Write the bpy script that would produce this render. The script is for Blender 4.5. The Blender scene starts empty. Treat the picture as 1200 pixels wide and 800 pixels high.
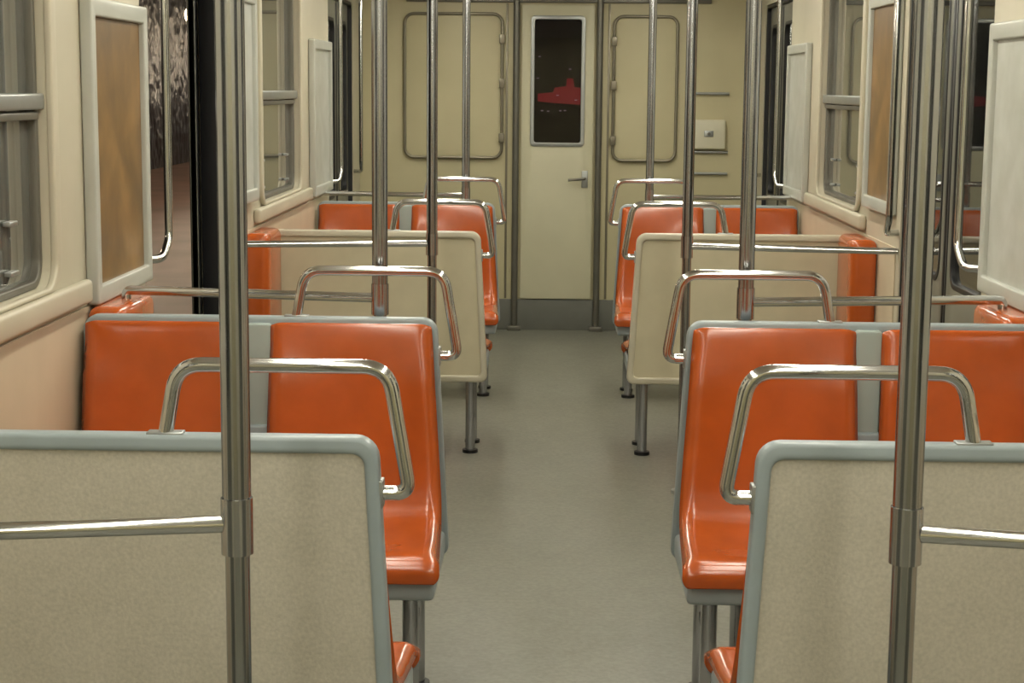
import bpy, bmesh, math, random
from mathutils import Vector, Matrix, Euler
random.seed(4)
S = bpy.context.scene
S.view_settings.view_transform = 'Standard'
S.view_settings.look = 'None'
COL = S.collection

# ---------------------------------------------------------------- materials
def lin(c):
    r = []
    for v in c:
        v = v/255.0
        r.append(v/12.92 if v <= 0.04045 else ((v+0.055)/1.055)**2.4)
    return (r[0], r[1], r[2], 1.0)

def pmat(name, rgb, rough=0.5, metal=0.0, var=0.08, scale=6.0, bump=0.0, bscale=60.0, coat=0.0, spec=0.5, stretch=(1,1,1)):
    m = bpy.data.materials.new(name); m.use_nodes = True
    nt = m.node_tree; N = nt.nodes; L = nt.links
    b = N['Principled BSDF']
    b.inputs['Roughness'].default_value = rough
    b.inputs['Metallic'].default_value = metal
    b.inputs['Coat Weight'].default_value = coat
    b.inputs['Coat Roughness'].default_value = 0.12
    b.inputs['Specular IOR Level'].default_value = spec
    tc = N.new('ShaderNodeTexCoord')
    mp = N.new('ShaderNodeMapping'); mp.inputs['Scale'].default_value = stretch
    L.new(tc.outputs['Object'], mp.inputs['Vector'])
    nz = N.new('ShaderNodeTexNoise'); nz.inputs['Scale'].default_value = scale
    nz.inputs['Detail'].default_value = 6.0
    L.new(mp.outputs['Vector'], nz.inputs['Vector'])
    mx = N.new('ShaderNodeMix'); mx.data_type = 'RGBA'
    c = lin(rgb)
    mx.inputs[6].default_value = (c[0]*(1-var), c[1]*(1-var), c[2]*(1-var*1.3), 1)
    mx.inputs[7].default_value = (min(1, c[0]*(1+var)), min(1, c[1]*(1+var)), min(1, c[2]*(1+var)), 1)
    mr = N.new('ShaderNodeMapRange')
    mr.inputs['From Min'].default_value = 0.3; mr.inputs['From Max'].default_value = 0.7
    L.new(nz.outputs['Fac'], mr.inputs['Value'])
    L.new(mr.outputs['Result'], mx.inputs[0])
    L.new(mx.outputs[2], b.inputs['Base Color'])
    if bump > 0:
        n2 = N.new('ShaderNodeTexNoise'); n2.inputs['Scale'].default_value = bscale
        L.new(mp.outputs['Vector'], n2.inputs['Vector'])
        bp = N.new('ShaderNodeBump'); bp.inputs['Strength'].default_value = bump
        bp.inputs['Distance'].default_value = 0.002
        L.new(n2.outputs['Fac'], bp.inputs['Height'])
        L.new(bp.outputs['Normal'], b.inputs['Normal'])
    return m

def speckle(m, sc, amt, detail=2):
    """fine speckled grain multiplied over the base colour (real laminate / linoleum grain)"""
    nt = m.node_tree; N = nt.nodes; L = nt.links
    b = N['Principled BSDF']
    src = b.inputs['Base Color'].links[0].from_socket
    tc = N.new('ShaderNodeTexCoord')
    n = N.new('ShaderNodeTexNoise'); n.inputs['Scale'].default_value = sc; n.inputs['Detail'].default_value = detail
    L.new(tc.outputs['Object'], n.inputs['Vector'])
    r = N.new('ShaderNodeMapRange'); r.inputs['From Min'].default_value = 0.3; r.inputs['From Max'].default_value = 0.7
    r.inputs['To Min'].default_value = 1-amt; r.inputs['To Max'].default_value = 1+amt
    L.new(n.outputs['Fac'], r.inputs['Value'])
    v = N.new('ShaderNodeVectorMath'); v.operation = 'SCALE'
    L.new(src, v.inputs[0]); L.new(r.outputs[0], v.inputs['Scale'])
    L.new(v.outputs[0], b.inputs['Base Color'])
    return m

def emat(name, rgb, strength):
    m = bpy.data.materials.new(name); m.use_nodes = True
    b = m.node_tree.nodes['Principled BSDF']
    c = lin(rgb)
    b.inputs['Base Color'].default_value = c
    b.inputs['Emission Color'].default_value = c
    b.inputs['Emission Strength'].default_value = strength
    return m

def glassmat(name, tint, refl_scale=1.0, ior=1.5, rough=0.02, haze=0.0):
    m = bpy.data.materials.new(name); m.use_nodes = True
    nt = m.node_tree; N = nt.nodes; L = nt.links
    N.remove(N['Principled BSDF'])
    out = N['Material Output']
    tr = N.new('ShaderNodeBsdfTransparent'); tr.inputs['Color'].default_value = tint
    df = N.new('ShaderNodeBsdfDiffuse'); df.inputs['Color'].default_value = (0.42, 0.43, 0.38, 1)
    m0 = N.new('ShaderNodeMixShader'); m0.inputs[0].default_value = haze
    L.new(tr.outputs[0], m0.inputs[1]); L.new(df.outputs[0], m0.inputs[2])
    gl = N.new('ShaderNodeBsdfGlossy'); gl.inputs['Roughness'].default_value = rough
    gl.inputs['Color'].default_value = (0.9, 0.9, 0.88, 1)
    fr = N.new('ShaderNodeFresnel'); fr.inputs['IOR'].default_value = ior
    mu = N.new('ShaderNodeMath'); mu.operation = 'MULTIPLY'; mu.inputs[1].default_value = refl_scale
    mu.use_clamp = True
    L.new(fr.outputs[0], mu.inputs[0])
    ms = N.new('ShaderNodeMixShader')
    L.new(mu.outputs[0], ms.inputs[0]); L.new(m0.outputs[0], ms.inputs[1]); L.new(gl.outputs[0], ms.inputs[2])
    L.new(ms.outputs[0], out.inputs['Surface'])
    return m

M_wall   = pmat('cream_wall_laminate', (190,184,164), 0.42, var=0.05, scale=3, bump=0.05)
M_wallW  = pmat('warm_lower_panel', (190,176,152), 0.45, var=0.06, scale=4, bump=0.05)
M_end    = pmat('end_wall_paint', (190,182,148), 0.45, var=0.06, scale=2.5)
M_door   = pmat('cab_door_paint', (197,193,166), 0.4, var=0.05, scale=3)
M_ceil   = pmat('ceiling_laminate', (212,208,196), 0.6, var=0.03)
M_floor  = speckle(speckle(pmat('floor_linoleum', (119,119,109), 0.40, var=0.10, scale=2.2, bump=0.2, bscale=220, stretch=(1,0.5,1)), 60, 0.12), 14, 0.06, 5)
M_orange = pmat('orange_seat_vinyl', (180,83,27), 0.24, var=0.12, scale=9, bump=0.12, bscale=40, coat=0.45)
M_creamP = speckle(pmat('seat_back_laminate_near', (186,181,167), 0.5, var=0.05, scale=9, bump=0.3, bscale=160), 140, 0.09)
M_creamQ = pmat('seat_back_laminate_far', (196,188,160), 0.5, var=0.05, scale=10, bump=0.05)
M_blue   = pmat('bluegrey_frame_plastic', (148,160,164), 0.35, var=0.06, scale=8)
M_blueL  = pmat('pale_aqua_divider', (160,174,170), 0.4, var=0.04, scale=8)
M_creamF = pmat('cream_frame_plastic', (192,186,166), 0.35, var=0.05, scale=8)
M_chrome = pmat('polished_steel', (208,209,210), 0.12, metal=1.0, var=0.06, scale=10, stretch=(1,1,0.2))
M_chromeD= pmat('worn_steel', (178,180,188), 0.17, metal=1.0, var=0.2, scale=14, stretch=(1,1,0.15))
M_alu    = pmat('brushed_aluminium', (170,174,174), 0.35, metal=0.8, var=0.05, scale=20)
M_greyM  = pmat('grey_metal_trim', (112,110,102), 0.4, metal=0.5, var=0.08)
M_edge   = pmat('cabinet_edge_bar', (132,126,110), 0.35, metal=0.5, var=0.08)
M_kick   = pmat('grey_kick_plate', (108,109,102), 0.5, var=0.08, scale=8)
M_black  = pmat('black_rubber', (16,17,20), 0.45, var=0.2)
M_paleF  = pmat('pale_grey_board_frame', (178,180,172), 0.35, var=0.04)
M_cork   = speckle(pmat('tan_notice_board', (122,92,52), 0.4, var=0.30, scale=4, coat=0.15), 9, 0.18, 6)
M_map    = pmat('pale_notice_sheet', (186,188,182), 0.3, var=0.10, scale=9, coat=0.2)
M_leaf   = pmat('door_leaf_paint', (116,116,106), 0.4, metal=0.2, var=0.05)
M_switch = pmat('switch_box_cream', (206,202,180), 0.4, var=0.04)
M_glass  = glassmat('window_glass', (0.45,0.46,0.44,1), 1.5, haze=0.27)
M_glassL = glassmat('door_glass', (0.6,0.6,0.58,1), 1.2, haze=0.03)
M_glassD = glassmat('dark_cab_glass', (0.6,0.58,0.6,1), 0.7)
M_tube   = emat('fluorescent_tube', (255,250,233), 19.5)
M_lamp   = emat('platform_lamp_glow', (255,225,180), 40.0)
M_red    = emat('red_glass_glow', (170,40,52), 0.5)  # painted-in reddish light of the cab-door window, not a signal lamp
M_white  = emat('white_fleck_glow', (220,200,220), 0.5)  # glow for the small flecks added behind the cab glass
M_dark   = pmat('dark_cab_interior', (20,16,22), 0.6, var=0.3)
M_pfl    = pmat('platform_paving', (118,88,74), 0.5, var=0.25, scale=1.2)
M_pceil  = pmat('platform_canopy', (50,46,42), 0.7, var=0.2)

def brickmat():
    m = pmat('platform_stone_wall', (92,84,74), 0.4)
    nt = m.node_tree; N = nt.nodes; L = nt.links
    b = N['Principled BSDF']
    tc = N.new('ShaderNodeTexCoord'); mp = N.new('ShaderNodeMapping')
    mp.inputs['Rotation'].default_value = (math.pi/2, 0, math.pi/2)
    L.new(tc.outputs['Object'], mp.inputs['Vector'])
    br = N.new('ShaderNodeTexBrick'); br.inputs['Scale'].default_value = 1.6
    br.inputs['Color1'].default_value = lin((104,90,72)); br.inputs['Color2'].default_value = lin((58,51,44))
    br.inputs['Mortar'].default_value = lin((24,22,20)); br.inputs['Mortar Size'].default_value = 0.035
    L.new(mp.outputs[0], br.inputs['Vector'])
    L.new(br.outputs['Color'], b.inputs['Base Color'])
    bp = N.new('ShaderNodeBump'); bp.inputs['Strength'].default_value = 0.8; bp.inputs['Distance'].default_value = 0.15
    nz = N.new('ShaderNodeTexNoise'); nz.inputs['Scale'].default_value = 2.5
    L.new(tc.outputs['Object'], nz.inputs['Vector'])
    L.new(nz.outputs['Fac'], bp.inputs['Height']); L.new(bp.outputs['Normal'], b.inputs['Normal'])
    return m
M_brick = brickmat()

# ---------------------------------------------------------------- mesh helpers
def empty(name, loc):
    e = bpy.data.objects.new(name, None); e.location = loc; e.empty_display_size = 0.1
    COL.objects.link(e); return e

def finish(name, me, mat, parent=None, smooth=None):
    """me has world coordinates; object origin goes to its centre (or the parent's frame)"""
    bm = bmesh.new(); bm.from_mesh(me)
    bmesh.ops.remove_doubles(bm, verts=bm.verts, dist=1e-5)
    bmesh.ops.recalc_face_normals(bm, faces=bm.faces)
    bm.to_mesh(me); bm.free()
    if len(me.vertices):
        c = sum((v.co for v in me.vertices), Vector())/len(me.vertices)
    else: c = Vector()
    me.transform(Matrix.Translation(-c))
    me.materials.clear(); me.materials.append(mat)
    o = bpy.data.objects.new(name, me); COL.objects.link(o)
    if parent is not None:
        o.parent = parent; o.location = c - parent.location
    else: o.location = c
    if smooth is not None:
        for p in me.polygons: p.use_smooth = True
        try: me.set_sharp_from_angle(angle=math.radians(smooth))
        except Exception: pass
    return o

def box(name, x0, x1, y0, y1, z0, z1, mat, bevel=0.0, parent=None, seg=3):
    x0, x1 = min(x0,x1), max(x0,x1); y0, y1 = min(y0,y1), max(y0,y1)
    bm = bmesh.new(); bmesh.ops.create_cube(bm, size=1.0)
    for v in bm.verts:
        v.co = Vector(((x0+x1)/2+v.co.x*(x1-x0), (y0+y1)/2+v.co.y*(y1-y0), (z0+z1)/2+v.co.z*(z1-z0)))
    if bevel > 0:
        bmesh.ops.bevel(bm, geom=bm.edges[:], offset=bevel, segments=seg, profile=0.5, affect='EDGES')
    me = bpy.data.meshes.new(name); bm.to_mesh(me); bm.free()
    return finish(name, me, mat, parent, 35 if bevel > 0 else None)

FR = {'YZ': Matrix(((0,0,1),(1,0,0),(0,1,0))), 'XZ': Matrix(((1,0,0),(0,0,-1),(0,1,0))), 'XY': Matrix.Identity(3)}
def shape(name, loops, depth, frame, pos, mat, bevel=0.0, parent=None):
    cd = bpy.data.curves.new(name, 'CURVE'); cd.dimensions = '2D'; cd.fill_mode = 'BOTH'
    cd.extrude = max(depth/2 - bevel, 0.0001)
    cd.bevel_depth = bevel; cd.bevel_resolution = 2; cd.offset = -bevel
    for lp in loops:
        sp = cd.splines.new('POLY'); sp.points.add(len(lp)-1)
        for p, q in zip(sp.points, lp): p.co = (q[0], q[1], 0, 1)
        sp.use_cyclic_u = True
    o = bpy.data.objects.new('tmp', cd); COL.objects.link(o)
    bpy.context.view_layer.update()
    dg = bpy.context.evaluated_depsgraph_get()
    me = bpy.data.meshes.new_from_object(o.evaluated_get(dg), depsgraph=dg)
    bpy.data.objects.remove(o, do_unlink=True); bpy.data.curves.remove(cd)
    me.name = name
    off = {'YZ': Vector((pos,0,0)), 'XZ': Vector((0,pos,0)), 'XY': Vector((0,0,pos))}[frame]
    me.transform(Matrix.Translation(off) @ FR[frame].to_4x4())
    return finish(name, me, mat, parent, 35)

def rrect(a0, b0, a1, b1, r, n=6, rb=None):
    a0, a1 = min(a0,a1), max(a0,a1)
    rb = r if rb is None else rb
    pts = []
    for cx, cy, st, rr in ((a1-rb, b0+rb, -90, rb), (a1-r, b1-r, 0, r), (a0+r, b1-r, 90, r), (a0+rb, b0+rb, 180, rb)):
        for i in range(n+1):
            t = math.radians(st + 90*i/n)
            pts.append((cx+rr*math.cos(t), cy+rr*math.sin(t)))
    return pts

def fillet(pts, r, n=8, closed=False):
    P = [Vector(p) for p in pts]; out = []
    m = len(P)
    for i in range(m):
        if not closed and i in (0, m-1): out.append(P[i]); continue
        a = P[(i-1) % m]-P[i]; b = P[(i+1) % m]-P[i]
        ang = a.angle(b)
        d = min(r/math.tan(ang/2), a.length*0.49, b.length*0.49)
        p0 = P[i]+a.normalized()*d; p1 = P[i]+b.normalized()*d
        for k in range(n+1):
            t = k/n
            out.append(p0*(1-t)**2 + P[i]*2*t*(1-t) + p1*t*t)
    return out

def tube(name, pts, rad, mat, fil=0.0, parent=None, closed=False, nseg=16, flute=0.0):
    P = fillet(pts, fil, closed=closed) if fil > 0 else [Vector(p) for p in pts]
    n = len(P); bm = bmesh.new(); rings = []
    up = None
    for i in range(n):
        if closed: t = (P[(i+1) % n]-P[(i-1) % n])
        else: t = (P[min(i+1, n-1)]-P[max(i-1, 0)])
        t.normalize()
        if up is None:
            up = t.orthogonal().normalized()
        else:
            up = (up - t*up.dot(t)).normalized()
        bn = t.cross(up)
        ring = []
        for k in range(nseg):
            a = 2*math.pi*k/nseg
            rr = rad - (flute if k % 2 else 0)
            ring.append(bm.verts.new(P[i]+up*rr*math.cos(a)+bn*rr*math.sin(a)))
        rings.append(ring)
    for i in range(n if closed else n-1):
        A = rings[i]; B = rings[(i+1) % n]
        for k in range(nseg):
            bm.faces.new((A[k], A[(k+1) % nseg], B[(k+1) % nseg], B[k]))
    if not closed:
        bm.faces.new(rings[0][::-1]); bm.faces.new(rings[-1])
    me = bpy.data.meshes.new(name); bm.to_mesh(me); bm.free()
    return finish(name, me, mat, parent, 50)

# ---------------------------------------------------------------- dimensions (metres)
W = 1.30      # half interior width
Y0, YE = -2.0, 11.30
ZC = 2.30
AI = 0.335    # half aisle
RAIL_R = 0.0165; POLE_R = 0.0215

# ---------------------------------------------------------------- room shell
box('floor', -W-0.08, W+0.08, Y0, YE+0.08, -0.06, 0.0, M_floor)
box('ceiling', -W-0.08, W+0.08, Y0, YE+0.08, ZC, ZC+0.06, M_ceil)
WIN = [(3.05, 4.28), (7.42, 8.56)]
DOORS = [(0.75, 2.0), (5.28, 6.54), (9.72, 10.92)]
Z0w, Z1w = 1.09, 2.10
for side, nm in ((-1, 'wall_left'), (1, 'wall_right')):
    loops = [[(Y0, 0), (YE, 0), (YE, ZC), (Y0, ZC)]]
    for a, b in WIN: loops.append(rrect(a, Z0w, b, Z1w, 0.07))
    for a, b in DOORS: loops.append(rrect(a, 0.012, b, 2.12, 0.05, rb=0.005))
    shape(nm, loops, 0.08, 'YZ', side*(W+0.04), M_wall)
box('wall_end', -W-0.08, W+0.08, YE, YE+0.08, 0, ZC, M_end)
box('wall_back', -W-0.08, W+0.08, Y0-0.08, Y0, 0, ZC, M_end)
# warm dado panels below the windows
k = 1
for side in (-1, 1):
    for a, b in ((2.15, 5.2), (6.6, 9.6)):
        box('trim_%d' % k, side*(W-0.006), side*W, a, b, 0.02, 1.0, M_wallW, 0.002); k += 1
    for a, b in ((2.9, 4.56), (7.24, 8.85)):
        box('trim_%d' % k, side*(W-0.032), side*W, a, b, 1.015, 1.078, M_wall, 0.012); k += 1
    box('baseboard_%s' % ('left' if side < 0 else 'right'), side*(W-0.016), side*(W-0.0065), 2.2, 5.15, 0.0, 0.12, M_kick, 0.003)

# windows
wn = 1
for side in (-1, 1):
    for a, b in WIN:
        e = empty('window_%d' % wn, (side*(W+0.03), (a+b)/2, 1.6)); wn += 1
        shape('surround', [rrect(a-0.05, Z0w-0.012, b+0.05, Z1w+0.05, 0.10), rrect(a, Z0w+0.002, b, Z1w-0.002, 0.07)], 0.02, 'YZ', side*(W-0.008), M_wall, 0.006, e)
        shape('gasket', [rrect(a+0.001, Z0w+0.001, b-0.001, Z1w-0.001, 0.069), rrect(a+0.02, Z0w+0.02, b-0.02, Z1w-0.02, 0.055)], 0.03, 'YZ', side*(W+0.035), M_greyM, 0.004, e)
        shape('glass_pane', [rrect(a+0.015, Z0w+0.015, b-0.015, Z1w-0.015, 0.05)], 0.006, 'YZ', side*(W+0.045), M_glass, 0, e)
        box('divider_bar', side*(W+0.002), side*(W+0.04), a+0.003, b-0.003, 1.535, 1.575, M_alu, 0.006, e)
        box('sash_bar', side*(W+0.012), side*(W+0.04), a+0.02, b-0.02, 1.51, 1.53, M_greyM, 0.004, e)
        for yy in (a+0.22, b-0.22):
            box('latch', side*(W+0.02), side*(W+0.04), yy-0.03, yy+0.03, 1.26, 1.272, M_alu, 0.003, e)
            box('lower_latch', side*(W+0.02), side*(W+0.04), yy-0.03, yy+0.03, 1.14, 1.152, M_alu, 0.003, e)

# side doors
dn = 1
def grab_bar(e, side, yw, y, z0=1.06, z1=2.2):
    tube('grab_bar', [(side*(W-0.003), yw, z0), (side*(W-0.055), yw+(y-yw)*0.4, z0), (side*(W-0.06), y, z0+0.06), (side*(W-0.06), y, z1-0.06), (side*(W-0.055), yw+(y-yw)*0.4, z1), (side*(W-0.003), yw, z1)], 0.013, M_chrome, 0.05, e)
def side_door(side, a, b, opened):
    global dn
    e = empty('door_%d' % dn, (side*(W+0.04), (a+b)/2, 0.0)); dn += 1
    shape('rubber_jamb', [rrect(a+0.001, 0.013, b-0.001, 2.119, 0.049, rb=0.004), rrect(a+0.02, 0.03, b-0.02, 2.10, 0.03, rb=0.004)], 0.07, 'YZ', side*(W+0.04), M_black, 0.004, e)
    mid = (a+b)/2
    w = (b-a)/2
    for i, (c, d) in enumerate(((a+0.02, mid-0.004), (mid+0.004, b-0.02))):
        if opened:
            sh = -(w-0.03) if i == 0 else (w-0.03)
            c += sh; d += sh
            x = side*(W+0.10)
        else:
            x = side*(W+0.045)
        shape('leaf_%d' % (i+1), [rrect(c, 0.02, d, 2.10, 0.02), rrect(c+0.09, 0.95, d-0.09, 1.98, 0.06)], 0.03, 'YZ', x, M_leaf, 0.004, e)
        shape('leaf_glass_%d' % (i+1), [rrect(c+0.085, 0.945, d-0.085, 1.985, 0.06)], 0.006, 'YZ', x, M_glassL, 0, e)
        shape('glass_seal_%d' % (i+1), [rrect(c+0.075, 0.935, d-0.075, 1.995, 0.07), rrect(c+0.095, 0.955, d-0.095, 1.975, 0.055)], 0.036, 'YZ', x, M_black, 0.003, e)
        ye = d if i == 0 else c
        box('leaf_rubber_%d' % (i+1), x-0.018, x+0.018, ye-0.03 if i == 0 else ye, ye if i == 0 else ye+0.03, 0.03, 2.09, M_black, 0.008, e)
    grab_bar(e, side, a-0.035, a+0.08)
    grab_bar(e, side, b+0.035, b-0.08)
for side in (-1, 1):
    for j, (a, b) in enumerate(DOORS):
        side_door(side, a, b, opened=(side < 0 and j == 1))

# notice boards on pillars
def board(side, a, b, z0, z1, inner):
    e = empty('notice_board', (side*(W-0.02), (a+b)/2, (z0+z1)/2))
    shape('board_frame', [rrect(a, z0, b, z1, 0.012), rrect(a+0.045, z0+0.05, b-0.045, z1-0.05, 0.006)], 0.034, 'YZ', side*(W-0.018), M_paleF, 0.006, e)
    shape('board_sheet', [rrect(a+0.04, z0+0.045, b-0.04, z1-0.045, 0.006)], 0.008, 'YZ', side*(W-0.014), inner, 0, e)
board(-1, 4.60, 5.24, 1.0, 1.83, M_cork)
board(1, 4.60, 5.20, 1.0, 1.80, M_map)
for side in (-1, 1):
    board(side, 6.62, 7.20, 1.12, 1.98, M_cork if side > 0 else M_map)
    board(side, 8.92, 9.64, 1.02, 1.84, M_map)

# ---------------------------------------------------------------- benches
def catmull(P, n):
    out = []
    Q = [P[0]]+P+[P[-1]]
    for i in range(1, len(Q)-2):
        for k in range(n):
            t = k/n
            r = []
            for c in range(2):
                p0, p1, p2, p3 = Q[i-1][c], Q[i][c], Q[i+1][c], Q[i+2][c]
                r.append(0.5*((2*p1)+(-p0+p2)*t+(2*p0-5*p1+4*p2-p3)*t*t+(-p0+3*p1-3*p2+p3)*t**3))
            out.append(tuple(r))
    out.append(P[-1]); return out
PROF = catmull([(0.0,0.962),(0.014,0.976),(0.032,0.962),(0.046,0.86),(0.060,0.74),(0.078,0.61),(0.100,0.52),(0.135,0.478),(0.20,0.458),(0.29,0.452),(0.37,0.457),(0.42,0.459),(0.452,0.450),(0.468,0.427),(0.466,0.395)], 5)

def shell(name, side, yb, f, u0, u1, parent, flare=0.0):
    uc = (u0+u1)/2; hw = (u1-u0)/2
    n = len(PROF); m = 27
    d = [0.0]
    for i in range(1, n):
        d.append(d[-1]+math.hypot(PROF[i][0]-PROF[i-1][0], PROF[i][1]-PROF[i-1][1]))
    T = d[-1]
    bm = bmesh.new(); G = []
    for i in range(n):
        a = PROF[max(i-1,0)]; b = PROF[min(i+1,n-1)]
        tv, tz = b[0]-a[0], b[1]-a[1]; l = math.hypot(tv, tz); tv /= l; tz /= l
        nv, nz = -tz, tv     # outward (towards sitter / up)
        w = hw - 0.012*max(0, 1-d[i]/0.5)
        for r, dist in ((0.045, d[i]), (0.03, T-d[i]+0.004)):
            if dist < r: w -= r-math.sqrt(max(0, r*r-(r-dist)**2))
        row = []
        mid = min(1, max(0, (d[i]-0.05)/0.15))*min(1, max(0, (T-d[i]-0.05)/0.22))
        mid = mid*mid*(3-2*mid)
        rl = min(1, d[i]/0.10)*min(1, (T-d[i])/0.12)
        fl = flare*(d[i]/T)
        for k in range(m):
            s = -1+2*k/(m-1)
            s = math.copysign(abs(s)**0.75, s)
            off = 0.02*s*s*mid - 0.024*rl*max(0, (abs(s)-0.86)/0.14)**2
            uu = uc+s*w - fl*(1-s)/2
            row.append(bm.verts.new((side*(AI+uu), yb+f*(PROF[i][0]+nv*off), PROF[i][1]+nz*off)))
        G.append(row)
    for i in range(n-1):
        for k in range(m-1):
            bm.faces.new((G[i][k], G[i][k+1], G[i+1][k+1], G[i+1][k]))
    me = bpy.data.meshes.new(name); bm.to_mesh(me); bm.free()
    o = finish(name, me, M_orange, parent, 80)
    tot = sum((p.normal.y*f + p.normal.z)*p.area for p in o.data.polygons)
    if tot < 0: o.data.flip_normals()
    md = o.modifiers.new('thick', 'SOLIDIFY'); md.thickness = 0.016; md.offset = -1
    return o

def bench(side, yb, f, mf, mp):
    wu = 0.95
    X = lambda u: side*(AI+u)
    def flr(pts):
        out = []
        for x, z in pts:
            u = side*x-AI
            out.append((x - side*0.034*((0.988-z)/0.65)*(1-u/wu), z))
        return out
    e = empty('train_seat_bench', (X(0.475), yb+f*0.2, 0))
    pa, pb = X(0.0), X(wu)
    vb = yb - f*0.024
    outer = rrect(pa, 0.335, pb, 0.988, 0.04, rb=0.03)
    shape('back_panel', [flr(rrect(X(0.012), 0.345, X(wu-0.012), 0.978, 0.032, rb=0.02))], 0.026, 'XZ', vb, mp, 0.0, e)
    shape('back_frame', [flr(outer), flr(rrect(X(0.026), 0.365, X(wu-0.026), 0.958, 0.022, rb=0.02))], 0.044, 'XZ', vb, mf, 0.008, e)
    shape('shell_divider', [rrect(X(0.44), 0.42, X(0.51), 0.972, 0.01)], 0.03, 'XZ', yb+f*0.006, M_blueL, 0.005, e)
    shell('seat_shell_aisle', side, yb, f, 0.002, 0.452, e, flare=0.042)
    shell('seat_shell_window', side, yb, f, 0.498, 0.948, e)
    # under-seat pan and beams
    box('seat_pan', X(-0.025), X(wu-0.012), yb+f*0.0, yb+f*0.445, 0.345, 0.412, M_blue, 0.014, e)
    box('shell_gusset', X(0.012), X(wu-0.012), yb+f*0.0, yb+f*0.03, 0.40, 0.70, M_blue, 0.01, e)
    for u in (0.045, 0.80):
        for v in (0.085, 0.30):
            tube('leg', [(X(u), yb+f*v, 0.35), (X(u), yb+f*v, 0.012)], 0.021, M_chromeD, 0, e)
            tube('foot', [(X(u), yb+f*v, 0.0), (X(u), yb+f*v, 0.014), ], 0.034, M_black, 0, e)
        box('leg_brace', X(u)-0.008, X(u)+0.008, yb+f*0.085, yb+f*0.30, 0.20, 0.225, M_chromeD, 0.003, e)
    # grab loop on the aisle shoulder of the seat back
    z1 = 1.112
    y = vb
    tube('grab_loop', [(X(0.378), y, 0.985), (X(0.355), y, z1), (X(-0.018), y, z1), (X(-0.056), y, 0.885), (X(0.0), y, 0.885)], 0.0135, M_chrome, 0.055, e)
    box('loop_flange', X(0.345), X(0.41), y-0.014, y+0.014, 0.984, 0.992, M_alu, 0.002, e)
    box('loop_side_flange', X(0.002), X(-0.010), y-0.018, y+0.018, 0.86, 0.91, M_alu, 0.002, e)
    return e

for side in (-1, 1):
    bench(side, 2.98, 1, M_blue, M_creamP)
    bench(side, 4.50, -1, M_blue, M_creamQ)
    bench(side, 7.32, 1, M_creamF, M_creamQ)
    bench(side, 9.11, -1, M_blue, M_creamQ)

# orange wall-side folding seats at both ends of the doorway
def pad(side, a, b):
    e = empty('folding_seat', (side*(W-0.06), (a+b)/2, 0.7))
    x0, x1 = side*(W-0.115), side*(W-0.008)
    box('pad_shell', x0, x1, a, b, 0.52, 1.0, M_orange, 0.03, e, 5)
    box('pad_base', x0, x1, a+0.01, b-0.01, 0.43, 0.52, M_blue, 0.012, e)
for side in (-1, 1):
    pad(side, 4.56, 4.92)
    pad(side, 6.92, 7.27)

# ---------------------------------------------------------------- poles and rails
def pole(side, x, y, zj, ye, xe=None, drop=False, rail=True):
    e = empty('grab_pole', (side*x, y, 0))
    tube('lower_tube', [(side*x, y, 0.01), (side*x, y, zj)], POLE_R*0.86, M_chromeD, 0, e, nseg=24)
    tube('upper_tube', [(side*x, y, zj), (side*x, y, ZC-0.001)], POLE_R, M_chromeD, 0, e, nseg=36, flute=0.0012)
    tube('joint_sleeve', [(side*x, y, zj-0.045), (side*x, y, zj-0.04), (side*x, y, zj+0.035), (side*x, y, zj+0.04)], POLE_R*1.12, M_chromeD, 0, e, nseg=24)
    tube('floor_flange', [(side*x, y, 0.0), (side*x, y, 0.014)], 0.04, M_alu, 0, e, nseg=24)
    tube('ceiling_flange', [(side*x, y, ZC-0.014), (side*x, y, ZC)], 0.04, M_alu, 0, e, nseg=24)
    if rail:
        if drop:
            p = [(side*x, y, zj), (side*xe, ye, zj), (side*xe, ye, 0.99)]
            tube('cross_rail', p, RAIL_R*0.8, M_chrome, 0.02, e)
        else:
            tube('cross_rail', [(side*x, y, zj), (side*xe, ye, zj)], RAIL_R*0.8, M_chrome, 0, e)
for side in (-1, 1):
    pole(side, 0.495, 2.46, 0.955, 2.31, W-0.002)
    pole(side, 0.50, 4.64, 1.025, 4.76, W-0.07, drop=True)
    pole(side, 0.50, 6.68, 0.99, 6.56, W-0.002)
    pole(side, 0.495, 9.23, 1.02, 9.3, W-0.002, rail=True)

# ---------------------------------------------------------------- end wall fittings
yf = YE
e = empty('door_%d' % dn, (0, yf, 0)); dn += 1
shape('door_leaf', [rrect(-0.235, 0.21, 0.235, 2.13, 0.01), rrect(-0.165, 1.23, 0.165, 2.05, 0.02)], 0.02, 'XZ', yf-0.012, M_door, 0.003, e)
shape('window_frame', [rrect(-0.178, 1.217, 0.178, 2.063, 0.03), rrect(-0.152, 1.243, 0.152, 2.037, 0.015)], 0.03, 'XZ', yf-0.016, M_alu, 0.004, e)
shape('window_glass_pane', [rrect(-0.16, 1.235, 0.16, 2.045, 0.01)], 0.004, 'XZ', yf-0.014, M_glassD, 0, e)
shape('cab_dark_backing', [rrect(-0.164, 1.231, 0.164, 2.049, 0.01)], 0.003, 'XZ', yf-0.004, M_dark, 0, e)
shape('cab_red_glow_strip', [[(-0.13,1.51),(-0.02,1.50),(0.15,1.49),(0.15,1.60),(0.11,1.605),(0.10,1.66),(0.06,1.66),(0.055,1.61),(-0.02,1.60),(-0.03,1.57),(-0.13,1.56)]], 0.001, 'XZ', yf-0.0065, M_red, 0, e)  # reddish light in the pane, put in as a glowing cut-out
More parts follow.
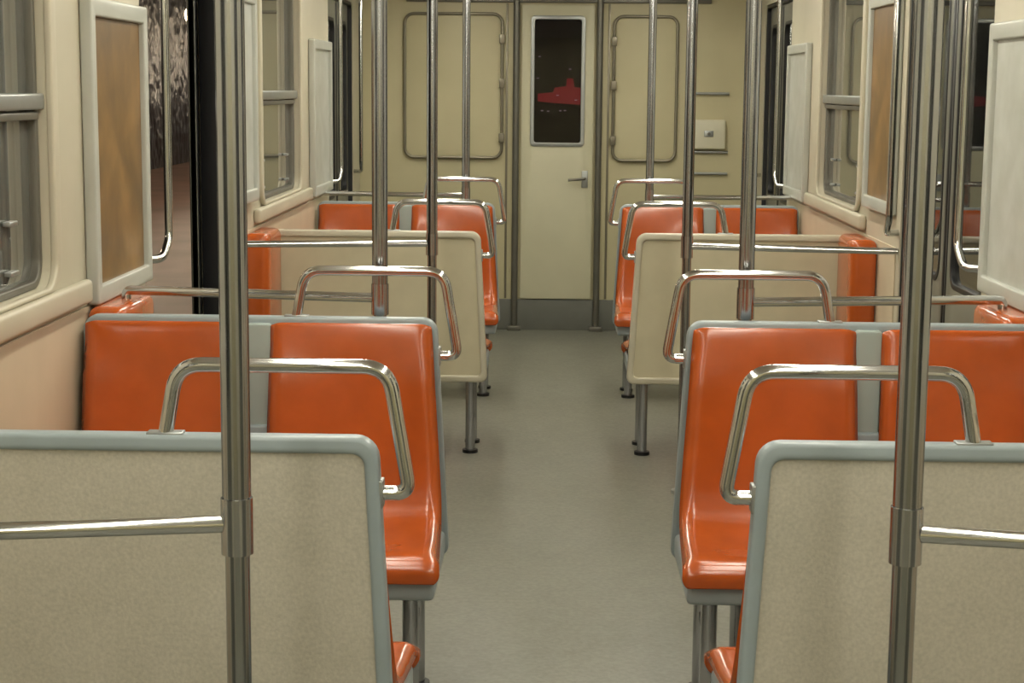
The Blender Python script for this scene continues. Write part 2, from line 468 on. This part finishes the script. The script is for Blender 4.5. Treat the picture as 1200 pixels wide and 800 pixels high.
for (lx, lz) in ((-0.12, 1.80), (-0.10, 1.45), (-0.06, 1.447), (0.02, 1.45), (0.05, 1.452), (0.08, 1.72), (-0.13, 1.66), (0.12, 1.52), (0.0, 1.55)):
    box('glow_fleck', lx-0.008, lx+0.008, yf-0.0085, yf-0.0075, lz-0.003, lz+0.003, M_white, 0, e)  # added glowing fleck, varies the light in the dark pane
box('lever_plate', 0.165, 0.205, yf-0.03, yf-0.02, 0.95, 1.06, M_alu, 0.003, e)
tube('lever_handle', [(0.185, yf-0.02, 1.01), (0.185, yf-0.07, 1.01), (0.075, yf-0.07, 1.0)], 0.009, M_greyM, 0.015, e)
for side in (-1, 1):
    e = empty('door_post', (side*0.272, yf-0.02, 0))
    tube('post_tube', [(side*0.272, yf-0.022, 0.01), (side*0.272, yf-0.022, ZC-0.001)], 0.021, M_greyM, 0, e)
    box('post_foot', side*0.272-0.045, side*0.272+0.045, yf-0.07, yf-0.001, 0.0, 0.03, M_greyM, 0.006, e)
box('trim_%d' % k, -0.99, 0.99, yf-0.03, yf-0.001, 2.145, 2.175, M_greyM, 0.004); k += 1
box('baseboard_end', -W+0.001, W-0.001, yf-0.012, yf, 0.0, 0.205, M_kick, 0.003)
def hatch(x0, x1, z0, z1):
    e = empty('equipment_cabinet_door', ((x0+x1)/2, yf, (z0+z1)/2))
    shape('hatch_panel', [rrect(x0+0.0, z0, x1, z1, 0.05)], 0.012, 'XZ', yf-0.007, M_end, 0.003, e)
    lp = rrect(x0, z0, x1, z1, 0.06)
    tube('edge_bar', [(p[0], yf-0.022, p[1]) for p in lp], 0.0105, M_edge, 0, e, closed=True, nseg=10)
    xh = x1 if abs(x1) < abs(x0) else x0
    for zz in (z0+0.13, (z0+z1)/2+0.02, z1-0.16):
        box('hinge', xh-0.018, xh+0.018, yf-0.045, yf-0.01, zz-0.03, zz+0.03, M_edge, 0.004, e)
hatch(-1.0, -0.365, 1.14, 2.07)
hatch(0.365, 0.775, 1.13, 2.06)
box('trim_%d' % k, -0.34, -0.325, yf-0.006, yf, 0.21, 2.14, M_edge, 0.002); k += 1
box('trim_%d' % k, 0.325, 0.34, yf-0.006, yf, 0.21, 2.14, M_edge, 0.002); k += 1
box('trim_%d' % k, 0.855, 0.87, yf-0.006, yf, 0.21, 2.14, M_edge, 0.002); k += 1
e = empty('switch_box', (0.99, yf, 1.3))
box('box_body', 0.885, 1.10, yf-0.05, yf, 1.21, 1.40, M_switch, 0.01, e)
box('keyhole_plate', 0.96, 1.02, yf-0.055, yf-0.049, 1.29, 1.33, M_alu, 0.002, e)
tube('knob', [(0.99, yf-0.05, 1.31), (0.99, yf-0.07, 1.31)], 0.01, M_greyM, 0, e)
for zz, xa in ((1.57, 0.885), (1.19, 0.88), (1.05, 0.88)):
    tube('cable_rail', [(xa, yf-0.016, zz), (1.12, yf-0.016, zz)], 0.009, M_alu)

# ---------------------------------------------------------------- ceiling lights
for x in (-0.62, 0.62):
    for i in range(8):
        y = -1.2+i*1.6
        e = empty('fluorescent_ceiling_light', (x, y, ZC))
        box('housing', x-0.09, x+0.09, y-0.66, y+0.66, ZC-0.03, ZC-0.001, M_ceil, 0.005, e)
        box('diffuser', x-0.07, x+0.07, y-0.63, y+0.63, ZC-0.05, ZC-0.031, M_tube, 0.006, e)

# ---------------------------------------------------------------- platform outside (left)
box('platform_floor', -9.0, -1.62, -5, 70, -0.12, -0.02, M_pfl)
box('platform_wall', -8.0, -7.7, -5, 70, -0.02, 4.2, M_brick)
box('platform_canopy', -9.0, -1.9, -5, 70, 4.2, 4.3, M_pceil)
for i in range(10):
    y = 6+i*4.5
    e = empty('platform_lamp', (-5.0, y, 2.6))
    bm = bmesh.new(); bmesh.ops.create_uvsphere(bm, u_segments=20, v_segments=12, radius=0.15)
    bmesh.ops.translate(bm, verts=bm.verts, vec=(-5.0, y, 2.55))
    me = bpy.data.meshes.new('globe'); bm.to_mesh(me); bm.free()
    finish('globe', me, M_lamp, e, 60)
    tube('stem', [(-5.0, y, 4.2), (-5.0, y, 2.68)], 0.02, M_greyM, 0, e)
    tube('cap', [(-5.0, y, 2.66), (-5.0, y, 2.73)], 0.09, M_greyM, 0, e)
    ld = bpy.data.lights.new('lamp_light', 'POINT'); ld.energy = 55; ld.color = (1.0, 0.82, 0.62); ld.shadow_soft_size = 0.1
    lo = bpy.data.objects.new('lamp_light', ld); COL.objects.link(lo); lo.parent = e; lo.location = (0, 0, -0.35)

# world: night
w = bpy.data.worlds.new('night'); S.world = w; w.use_nodes = True
bg = w.node_tree.nodes['Background']
bg.inputs[0].default_value = (0.012, 0.013, 0.02, 1); bg.inputs[1].default_value = 1.0

# ---------------------------------------------------------------- camera
cd = bpy.data.cameras.new('camera'); cam = bpy.data.objects.new('camera', cd); COL.objects.link(cam)
cd.sensor_width = 36; cd.lens = 60.0; cd.clip_start = 0.05
R = Matrix.Rotation(math.radians(1.27), 4, 'Z') @ Matrix.Rotation(math.radians(90-8.47), 4, 'X') @ Matrix.Rotation(math.radians(0.5), 4, 'Z')
cam.matrix_world = Matrix.Translation((-0.034, 0, 1.6)) @ R
S.camera = cam
